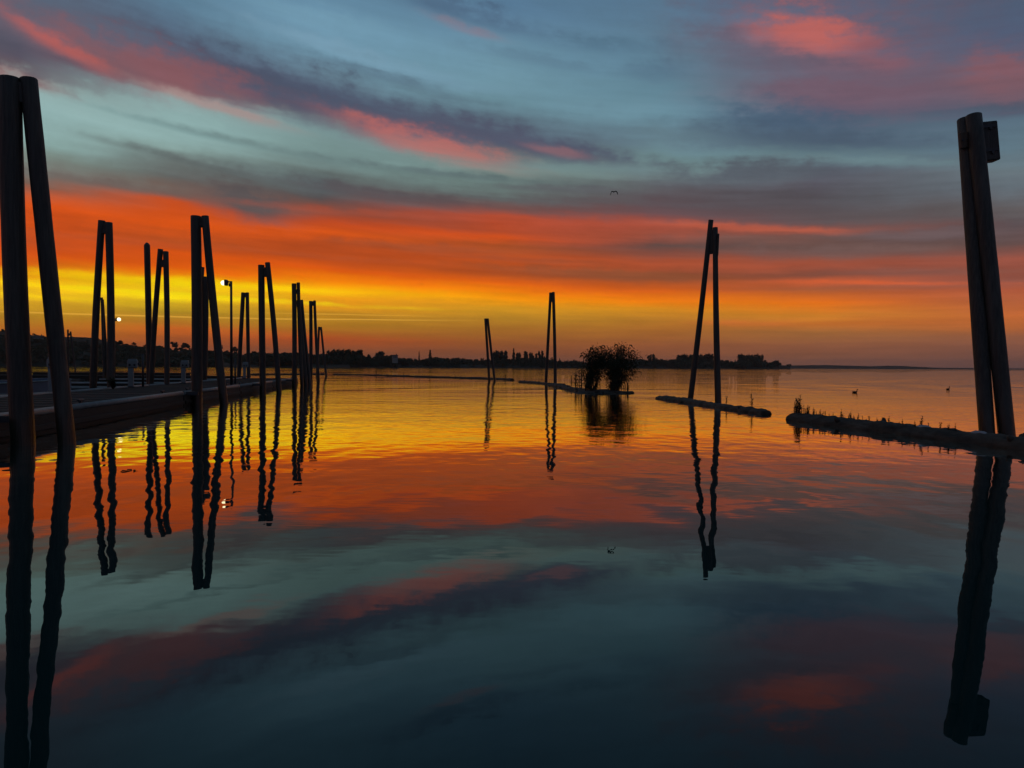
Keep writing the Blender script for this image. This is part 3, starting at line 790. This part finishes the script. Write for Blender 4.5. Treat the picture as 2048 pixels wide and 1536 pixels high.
pedestal(489, 757, 'small pale power pedestal beyond the tall lamp post')
def thin_post(px, py, h, label, arm=True):
    p = onz(px, py, DOCK_Z); t = thing('hose_post', label, 'post', p, 0)
    b = MB(); b.sweep([(0, 0, 0), (0, 0, h)], [.05, .045], 10); b.build('pole', 'steel', t)
    b = MB(); b.box((0, 0, .015), (.2, .2, .03)); b.build('base_plate', 'steel', t)
    if arm:
        b = MB(); b.sweep([(0, 0, h - .05), (-.12, 0, h - .06), (-.3, 0, h - .10)], [.02, .02, .016], 8); b.build('hook_arm', 'steel', t)
thin_post(286, 774, 1.45, 'thin black post with a small hook arm beside the pedestal')
thin_post(470.5, 769, 1.32, 'short black post at the foot of the tall lamp post', False)
def lamp_post(base, top_z, label, side=-1, glob=.115, light=30):
    t = thing('lamp_post', label, 'lamp', base, 0)
    h = top_z - base.z
    b = MB(); b.box((0, 0, .02), (.34, .34, .04), bev=.008); b.build('base_plate', 'steel', t)
    b = MB(); b.sweep([(0, 0, 0), (0, 0, h * .5), (0, 0, h)], [.068, .062, .055], 12); b.build('pole', 'steel', t)
    b = MB(); b.box((side * .11, 0, h - .03), (.3, .07, .07), bev=.01); ar = b.build('arm', 'steel', t)
    b = MB(); b.box((side * .06, 0, h - .17), (.10, .08, .16), bev=.01); b.build('bracket', 'steel', ar)
    b = MB(); b.box((side * .24, 0, h - .07), (.14, .26, .28), bev=.03); hd = b.build('lamp_head', 'steel', t)
    b = MB(); c = Vector((side * (.29 + glob * .75), 0, h - .08))
    prof = [math.pi * k / 10 for k in range(11)]
    b.sweep([c + Vector((-side * math.cos(a) * glob, 0, 0)) for a in prof], [max(.004, math.sin(a) * glob) for a in prof], 16); b.build('lamp_globe', 'lamp', hd)
p = onz(463, 771, DOCK_Z); p = at(463, 760, 36.0); p.z = DOCK_Z
lamp_post(p, at(463, 562.5, 36.0).z, 'tall dark lamp post with a glaring white lamp at the dock edge')
p = at(229.5, 735, 68.0); p.z = .44
lamp_post(p, at(229.5, 637, 68.0).z, 'distant dark lamp post with a lit lamp on the neighbouring dock', 1, .16)

# moored skiff behind the dock
def skiff():
    t = thing('skiff', 'pale grey covered skiff moored behind the dock by the thick piles', 'boat', (-16.4, 27.9, 0), R(7))
    b = MB(); n = 14; vs_ = []; fs = []; ring = []
    L, Wd = 5.2, 1.7
    sect = 7
    for i in range(n + 1):
        u = i / n; x = -u * L  # bow at 0, local -x to stern  (rotated so the bow points to the dock)
        w = Wd / 2 * (1 - (1 - min(1, u / .55)) ** 2.2) ** .7 if u < .55 else Wd / 2 * (1 - .12 * (u - .55) / .45)
        w = max(w, .02)
        sheer = .62 + .22 * (1 - u) ** 2
        keel = -.16 + .5 * (1 - min(1, u / .18)) ** 2
        for k in range(sect):
            q = k / (sect - 1) * 2 - 1
            zz = keel + (sheer - keel) * abs(q) ** 1.7
            vs_.append((x, q * w * (.6 + .4 * abs(q)), zz))
    for i in range(n):
        for k in range(sect - 1):
            a = i * sect + k; fs.append((a, a + 1, a + sect + 1, a + sect))
    fs.append(tuple(n * sect + k for k in range(sect)))
    b.add(vs_, fs, True); hu = b.build('hull', 'hull', t)
    for s in (0, sect - 1):
        b = MB(); b.sweep([Vector(vs_[i * sect + s]) + Vector((0, 0, .01)) for i in range(n + 1)], [.03] * (n + 1), 6); b.build('gunwale', 'rail', hu)
    b = MB(); vs2 = []; fs2 = []
    for i in range(n + 1):
        e = Vector(vs_[i * sect]); w = abs(e.y) * .97
        for k in range(5):
            q = k / 4 * 2 - 1
            vs2.append((e.x, q * w, e.z - .02 + (1 - q * q) * .16 * min(1, w * 2) + .015 * math.sin(i * 2.1)))
    for i in range(n):
        for k in range(4):
            a = i * 5 + k; fs2.append((a, a + 5, a + 6, a + 1))
    b.add(vs2, fs2, True); b.build('cover', 'cover', t)
    b = MB(); b.box((-L - .1, 0, .75), (.3, .34, .5), bev=.08); b.box((-L - .14, 0, .2), (.14, .12, .8), bev=.03); b.build('outboard_motor', 'steel', t)
skiff()

# ---------------------------------------------------------------- floating logs
def log(label, A, B, r, m='bark', seed=1, group=None, sink=.15, tip=True, patches=0, cat='log', sub=26):
    A, B = Vector((A[0], A[1], 0)), Vector((B[0], B[1], 0))
    org = (A + B) / 2; d = (B - A); L = d.length; rz = math.atan2(-d.x, d.y)
    t = thing('floating_log', label, cat, org, rz, group)
    rnd = random.Random(seed); n = max(20, int(L / .12)); n = min(n, 130); pts = []; rad = []
    for i in range(n + 1):
        u = i / n
        y = -L / 2 + L * u
        wob = mnoise.noise(Vector((seed, y * .15, 0))) * r * .5
        pts.append((wob, y, -r * .26 + mnoise.noise(Vector((seed + 9, y * .2, 3))) * r * .18))
        k = 1 + .16 * mnoise.noise(Vector((seed + 4, y * .8, 1))) + .10 * mnoise.noise(Vector((seed + 14, y * 2.6, 1)))
        rad.append(r * k)
    rad[0] *= .86; rad[-1] *= .86
    pts.insert(1, (pts[0][0], pts[0][1] + r * .35, pts[0][2])); rad.insert(1, r * .98)
    pts.insert(-1, (pts[-1][0], pts[-1][1] - r * .35, pts[-1][2])); rad.insert(-1, r * .98)
    b = MB(); b.sweep(pts, rad, 20, jit=lambda i, j: 1 + .15 * mnoise.noise(Vector((seed * 3.1 + math.cos(j * .314) * 1.9, math.sin(j * .314) * 1.9, i * .5))) + .10 * mnoise.noise(Vector((seed * 5.1 + math.cos(j * .314) * 4.5, math.sin(j * .314) * 4.5, i * .8))))
    trunk = b.build('trunk', m, t)
    for k in range(max(2, int(L / 2.2))):            # broken branch stubs
        i = rnd.randrange(2, n - 2); a = rnd.uniform(.2, 2.9); c = Vector(pts[i])
        dr = Vector((math.cos(a), rnd.uniform(-.4, .4), math.sin(a)))
        b = MB(); b.sweep([c + dr * r * .7, c + dr * r * 1.12, c + dr * r * rnd.uniform(1.2, 1.35)], [r * .26, r * .2, r * .1], 7); b.build('branch_stub', m, trunk)
    for k in range(patches):                          # strips where the bark is gone
        i = int(n * (.42 + .5 * k / max(1, patches - 1))); i = min(i, n - 7)
        strip = [Vector(pts[j]) + Vector((rnd.uniform(-.12, .0) * r, 0, r * .74)) for j in (i, i + 2, i + 4, i + 6) if j < len(pts)]
        b = MB(); b.sweep(strip, [.05 * r] + [r * .36] * (len(strip) - 2) + [.05 * r], 8, flat=.8); b.build('bare_patch', 'bleached', trunk)
    return t
def W_(px, py): p = onz(px, py, 0); return (p.x, p.y)
RL_A, RL_B = Vector((7.72, 20.5)), Vector((9.75, 9.2))
log('thick dark log with a row of weeds under the massive twin piles', RL_A, RL_B, .275, seed=3, patches=5)
LG_A, LG_B = Vector(W_(1318, 797)), Vector(W_(1535, 829))
log('dark log with one tall weed sprout at the A-shaped twin piles', LG_A, LG_B, .21, seed=5)
b = None
log('short splintered log beside the narrow A-shaped twin piles', W_(1040, 764.5), W_(1128, 771.5), .21, seed=8)
log('broken dark log lying against the leafy islet', W_(1100, 771), W_(1136, 776), .26, seed=9)
log('thin end of a log poking out right of the leafy islet', W_(1228, 787), W_(1266, 786), .14, seed=10)
log('very long low boom log leading to the twin piles leaning right', W_(668, 749), W_(1002, 759), .26, seed=12)
log('stubby dark log end past the twin piles leaning right', W_(996, 759), W_(1026, 760.5), .24, seed=13)
log('boom log floating between the dock end and the long boom log', W_(500, 750), W_(648, 749), .28, seed=14)
log('boom log lying in the slip behind the pointed single pile', W_(225, 752), W_(330, 752), .25, seed=15)
log('dark boom log close behind the thick twin piles slip', W_(40, 760), W_(165, 762), .25, seed=16)

# ---------------------------------------------------------------- plants
def sprig_mesh(seed, h=1.0, leaves=16, spread=.16, stems=1, lw=.05):
    rnd = random.Random(seed); b = MB()
    for s in range(stems):
        a = rnd.uniform(0, 6.28); le = rnd.uniform(0, spread) if stems > 1 else rnd.uniform(0, .06)
        hh = h * rnd.uniform(.6, 1.0)
        tip = Vector((math.cos(a) * le, math.sin(a) * le, hh)); mid = tip * .5 + Vector((0, 0, .04))
        b.sweep([(0, 0, -.1), mid, tip], [.03, .022, .01], 4)
        for k in range(leaves * 2):
            u = rnd.uniform(.1, 1.0); p = tip * u + Vector((0, 0, 0)); th = rnd.uniform(0, 6.28)
            d = Vector((math.cos(th), math.sin(th), rnd.uniform(.1, .9))).normalized(); L = rnd.uniform(.14, .30) * (1.2 - u * .7)
            sd = d.cross(Vector((0, 0, 1))).normalized() * lw * .55
            b.add([p, p + d * L * .5 + sd, p + d * L, p + d * L * .5 - sd], [(0, 1, 2, 3)])
    me = b.mesh('weed'); me.materials.append(MT['weed']); return me
SPR = [sprig_mesh(60 + i, 1.0, 16 + 3 * i, .22, 1 + i % 3) for i in range(5)]
def sprig(loc, h, label, group, i):
    o = link('weed_sprig', SPR[i % 5], None, loc, random.uniform(0, 6.28), h); return tag(o, label, 'weed', group)
GW = 'weeds rooted along the thick log'
tall = [(1590, .40), (1597, .46), (1603, .52), (1609, .34)]
spots = tall + [(1594, .3), (1606, .28), (1612, .22), (1620, .24), (1623, .14), (1634, .12), (1645, .24), (1665, .12), (1682, .26), (1690, .1), (1707, .12), (1733, .14), (1765, .2), (1803, .1), (1833, .12), (1840, .24), (1858, .14), (1616, .26), (1625, .2), (1632, .2), (1640, .17), (1648, .2), (1655, .2), (1662, .18), (1670, .2), (1678, .19), (1686, .2), (1694, .17), (1703, .2), (1711, .19), (1718, .2), (1728, .28), (1741, .18), (1753, .15), (1760, .15), (1776, .17), (1788, .14), (1799, .14), (1809, .21), (1826, .14), (1837, .18), (1855, .2), (1884, .22), (1903, .16), (1913, .2)]
dv = (RL_B - RL_A)
for i, (px, h) in enumerate(spots):
    # point on the log's axis seen in this photo column
    q = (px - 1024) / F
    s = (q * RL_A.y - RL_A.x) / (dv.x - q * dv.y)
    p = RL_A + dv * s
    if i < 4: lb = 'taller weed in the tuft on the blunt end of the thick log'; gp = 'tall weeds on the blunt log end'
    else: lb = 'small wiry weed in the row along the top of the thick log'; gp = GW
    sprig((p.x + random.uniform(-.05, .06), p.y, .12), h * random.uniform(.85, 1.35), lb, gp, i)
def on_log(A, B, px):
    dv = B - A; q = (px - 1024) / F; s = (q * A.y - A.x) / (dv.x - q * dv.y); return A + dv * s
p = on_log(LG_A, LG_B, 1505); sprig((p.x, p.y, .12), .62, 'tall single weed sprouting from the log at the A-shaped piles', None, 0)
p = on_log(LG_A, LG_B, 1453); sprig((p.x, p.y, .12), .34, 'short weed on the log close beside the A-shaped piles', None, 1)
p = W_(1011, 760); sprig((p[0], p[1], .15), .55, 'bushy little weed on the stubby log end', None, 4)
p = W_(752, 751.5); sprig((p[0], p[1], .15), .8, 'weed clump standing on the long boom log', None, 4)
p = W_(808, 753); sprig((p[0], p[1], .15), .5, 'small weed on the middle of the long boom log', None, 2)
p = W_(1143, 774); sprig((p[0], p[1], .15), .9, 'lone thin stalk between short log and leafy islet', None, 0)

# islet with its shrub
c = Vector(W_(1205, 786)); c3 = Vector((c.x, c.y, 0))
def islet():
    b = MB(); n = 40; rings = 6; vs_ = [(0, 0, .2)]; fs = []
    for r_ in range(1, rings + 1):
        for k in range(n):
            a = 2 * math.pi * k / n; u = r_ / rings
            R0 = 1.0 + .35 * mnoise.noise(Vector((math.cos(a) * 1.5, math.sin(a) * 1.5, 2)))
            x = math.cos(a) * R0 * u * 1.75; y = math.sin(a) * R0 * u * 1.15
            vs_.append((x, y, .21 * (1 - u ** 2.2) - .06 * u + .05 * mnoise.noise(Vector((x * 3, y * 3, 0)))))
    for k in range(n): fs.append((0, 1 + k, 1 + (k + 1) % n))
    for r_ in range(rings - 1):
        for k in range(n):
            a = 1 + r_ * n + k; a2 = 1 + r_ * n + (k + 1) % n
            fs.append((a, a + n, a2 + n, a2))
    b.add(vs_, fs, True); o = b.build('islet', 'bark', None, c3)
    return struct(o, 'structure', 'tiny muddy driftwood islet')
islet()
shrub = thing('islet_shrub', 'dense leafy shrub with two stem clumps on the tiny islet', 'shrub', c3 + Vector((0, 0, .1)))
rs = random.Random(11)
def shrub_parts():
    k_ = c3.y / F                                 # metres per photo pixel at the islet
    leaves = MB()
    def leaf(p, d, L, w):
        sd = d.cross(Vector((rs.gauss(0, 1), rs.gauss(0, 1), rs.gauss(0, 1)))).normalized() * L * w
        leaves.add([p, p + d * L * .5 + sd, p + d * L, p + d * L * .5 - sd], [(0, 1, 2, 3)])
    # foot x, crown x, crown top, number of stems (photo pixels right of the islet's middle, metres)
    for fx, heads in ((-20, [(-38, 1.5, 3), (-30, 2.1, 5), (-20, 2.3, 6), (-10, 2.25, 6), (-2, 2.25, 6), (6, 2.05, 4)]),
                      (19, [(2, 1.95, 4), (10, 2.1, 6), (20, 2.3, 6), (32, 2.45, 7), (44, 2.35, 7), (54, 2.1, 6), (64, 1.75, 4), (60, 1.2, 3), (52, .9, 2)])):
        st = MB()
        for hx, top, ns in heads:
            for s_ in range(ns):
                f0 = Vector((fx * k_ + rs.gauss(0, .17), rs.gauss(0, .25), 0))
                hd = Vector((hx * k_ + rs.gauss(0, .12), rs.gauss(0, .45), top - rs.random() ** 2 * .5))
                lean = Vector((hd.x - f0.x, hd.y - f0.y, 0))
                mid = f0.lerp(hd, .55) - lean * .25
                droop = hd + lean * .12 + Vector((rs.gauss(0, .06), 0, -.10))
                pts = [(1 - t) ** 2 * f0 + 2 * t * (1 - t) * mid + t * t * hd for t in [i / 6 for i in range(7)]] + [droop]
                st.sweep(pts, [.022, .019, .016, .013, .010, .008, .006, .002], 5)
                for _ in range(165):
                    t = rs.uniform(.28 if s_ % 3 else .08, 1.0); q = t * 7 * .999; i = int(q); p = pts[i].lerp(pts[i + 1], q - i)
                    off = Vector((rs.gauss(0, 1), rs.gauss(0, 1), rs.gauss(0, .8))) * (.03 + .10 * t)
                    d = (off.normalized() * .6 + Vector((rs.uniform(-.3, .5), rs.uniform(-.5, .5), rs.uniform(-.9, .4)))).normalized()
                    if (p + off).z > .08: leaf(p + off, d, rs.uniform(.07, .20), rs.uniform(.07, .15))
        st.build('stem_clump', 'stem', shrub)
    leaves.build('foliage', 'leaf', shrub)
    for hx, hz_, sg in ((-27, 2.38, 1), (-20, 2.3, -1), (-10, 2.45, 1), (-2, 2.5, 1), (30, 2.55, -1), (38, 2.5, 1), (50, 2.52, 1), (57, 2.25, 1), (-38, 1.95, -1)):
        pl = MB()                                  # drooping seed head over the crown
        x = hx * k_; y = rs.uniform(-.3, .3)
        pl.sweep([Vector((x, y, 1.5)), Vector((x + .02, y, hz_ - .12)), Vector((x + .06 * sg, y, hz_)), Vector((x + .16 * sg, y, hz_ - .03)), Vector((x + .22 * sg, y, hz_ - .14))], [.010, .012, .026, .040, .012], 6)
        pl.build('seed_head', 'weed', shrub)
shrub_parts()
log('low dark driftwood log stretching from the leafy islet toward the short splintered log', W_(1128, 778), W_(1195, 787), .24, seed=21)
for i in range(14):
    px = rs.uniform(1150, 1180) if i < 8 else rs.uniform(1230, 1256)
    p = W_(px, 783 + rs.uniform(-3, 3)); sprig((p[0], p[1], .02), rs.uniform(.5, 1.3) if i < 8 else rs.uniform(.3, .6), 'thin waterside stalk fringing the leafy islet', 'stalks fringing the islet', rs.randrange(5))

# green clump at the foot of the dock piles
o = tag(link('weed_clump', sprig_mesh(77, 1.0, 26, .6, 9, .09), None, dk(-W + .25, 30.6, DOCK_Z), 0, .55), 'dark weed clump at the foot of the twin piles by the first pedestal', 'weed')

# floating bits of weed on the still water
for px, py, L, lb in ((248, 943, .05, 'small dark weed scrap floating off the dock edge'), (258, 941, .07, 'longer dark weed scrap floating off the dock edge'), (268, 942, .04, 'tiny dark weed scrap floating off the dock edge')):
    p = W_(px, py); bq = MB()
    bq.sweep([(-L, 0, 0), (-L * .4, .02, .008), (L * .3, -.01, .012), (L, .015, 0)], [.003, .008, .009, .003], 6, flat=.6)
    bq.add([(-.01, 0, .006), (.02, .03, .008), (.04, .05, .006), (.015, .035, .005)], [(0, 1, 2, 3)])
    o = bq.build('floating_weed', 'weed', None, (p[0], p[1], 0)); o.rotation_euler.z = px * .7; tag(o, lb, 'weed')

# ---------------------------------------------------------------- birds
def grebe(px, py, s, yaw, label):
    p = W_(px, py)
    path = [(-.26, 0, .07), (-.22, 0, .065), (-.14, 0, .05), (-.02, 0, .045), (.09, 0, .055), (.15, 0, .09), (.165, 0, .15), (.165, 0, .22), (.175, 0, .262), (.205, 0, .28), (.235, 0, .272), (.262, 0, .266), (.31, 0, .258)]
    rad = [.006, .04, .075, .088, .072, .048, .030, .026, .028, .034, .026, .011, .003]
    b = MB(); b.sweep(path, rad, 12)
    o = b.build('grebe', 'feather', None, (p[0], p[1], 0)); o.rotation_euler.z = yaw; o.scale = (s,) * 3
    return tag(o, label, 'bird')
grebe(1710, 785.5, .72, .1, 'dark long-necked grebe swimming with its neck held upright')
grebe(1896, 779.5, .78, .5, 'dark grebe with plump low body swimming toward the massive piles')
def gull(px, py, d, span, label, bank=0.0):
    p = at(px, py, d); b = MB()
    # the body
    b.sweep([(0, -.46, .02), (0, -.36, .0), (0, -.15, 0), (0, .08, .0), (0, .24, .02), (0, .34, .03), (0, .40, .02), (0, .47, .005)], [.02, .05, .085, .10, .08, .055, .04, .008], 10)
    for s in (-1, 1):                              # arched wings on the down stroke
        st = [(.04, .05, .26, .09), (.28, .13, .34, .09), (.50, .07, .32, .11), (.64, -.16, .30, .11), (.70, -.42, .20, .08), (.71, -.56, .04, .015)]
        vs_ = []; fs = []
        for x, z, ch, th in st:
            vs_ += [(s * x, ch * .5 + .04, z), (s * x, .02, z + th), (s * x, -ch * .7, z), (s * x, .02, z - th)]
        for i in range(len(st) - 1):
            for k in range(4):
                q = [i * 4 + k, i * 4 + (k + 1) % 4, (i + 1) * 4 + (k + 1) % 4, (i + 1) * 4 + k]
                fs.append(tuple(q if s > 0 else reversed(q)))
        b.add(vs_, fs, True)
    o = b.build('gull', 'feather', None, p); o.scale = (span / 1.42,) * 3; o.rotation_euler = (0, bank, .25)
    return tag(o, label, 'bird')
gull(1228, 384, 150, 1.5, 'dark gull in flight with arched wings above the leafy islet', R(-6))
gull(843, 568, 330, 1.0, 'tiny distant bird flying over the orange glow', R(10))

# ---------------------------------------------------------------- evening haze over the lake
b = MB(); b.box((0, 4300, 44), (18400, 9600, 96))
hz_o = struct(b.build('haze', 'leaf'), 'stuff', 'thin evening haze over the lake')
hm = bpy.data.materials.new('haze'); hm.use_nodes = True
hm.node_tree.nodes.clear()
pv = hm.node_tree.nodes.new('ShaderNodeVolumePrincipled')
pv.inputs['Color'].default_value = (.95, .80, .64, 1); pv.inputs['Density'].default_value = 7.5e-5
ho = hm.node_tree.nodes.new('ShaderNodeOutputMaterial')
hm.node_tree.links.new(pv.outputs[0], ho.inputs['Volume'])
hz_o.data.materials[0] = hm
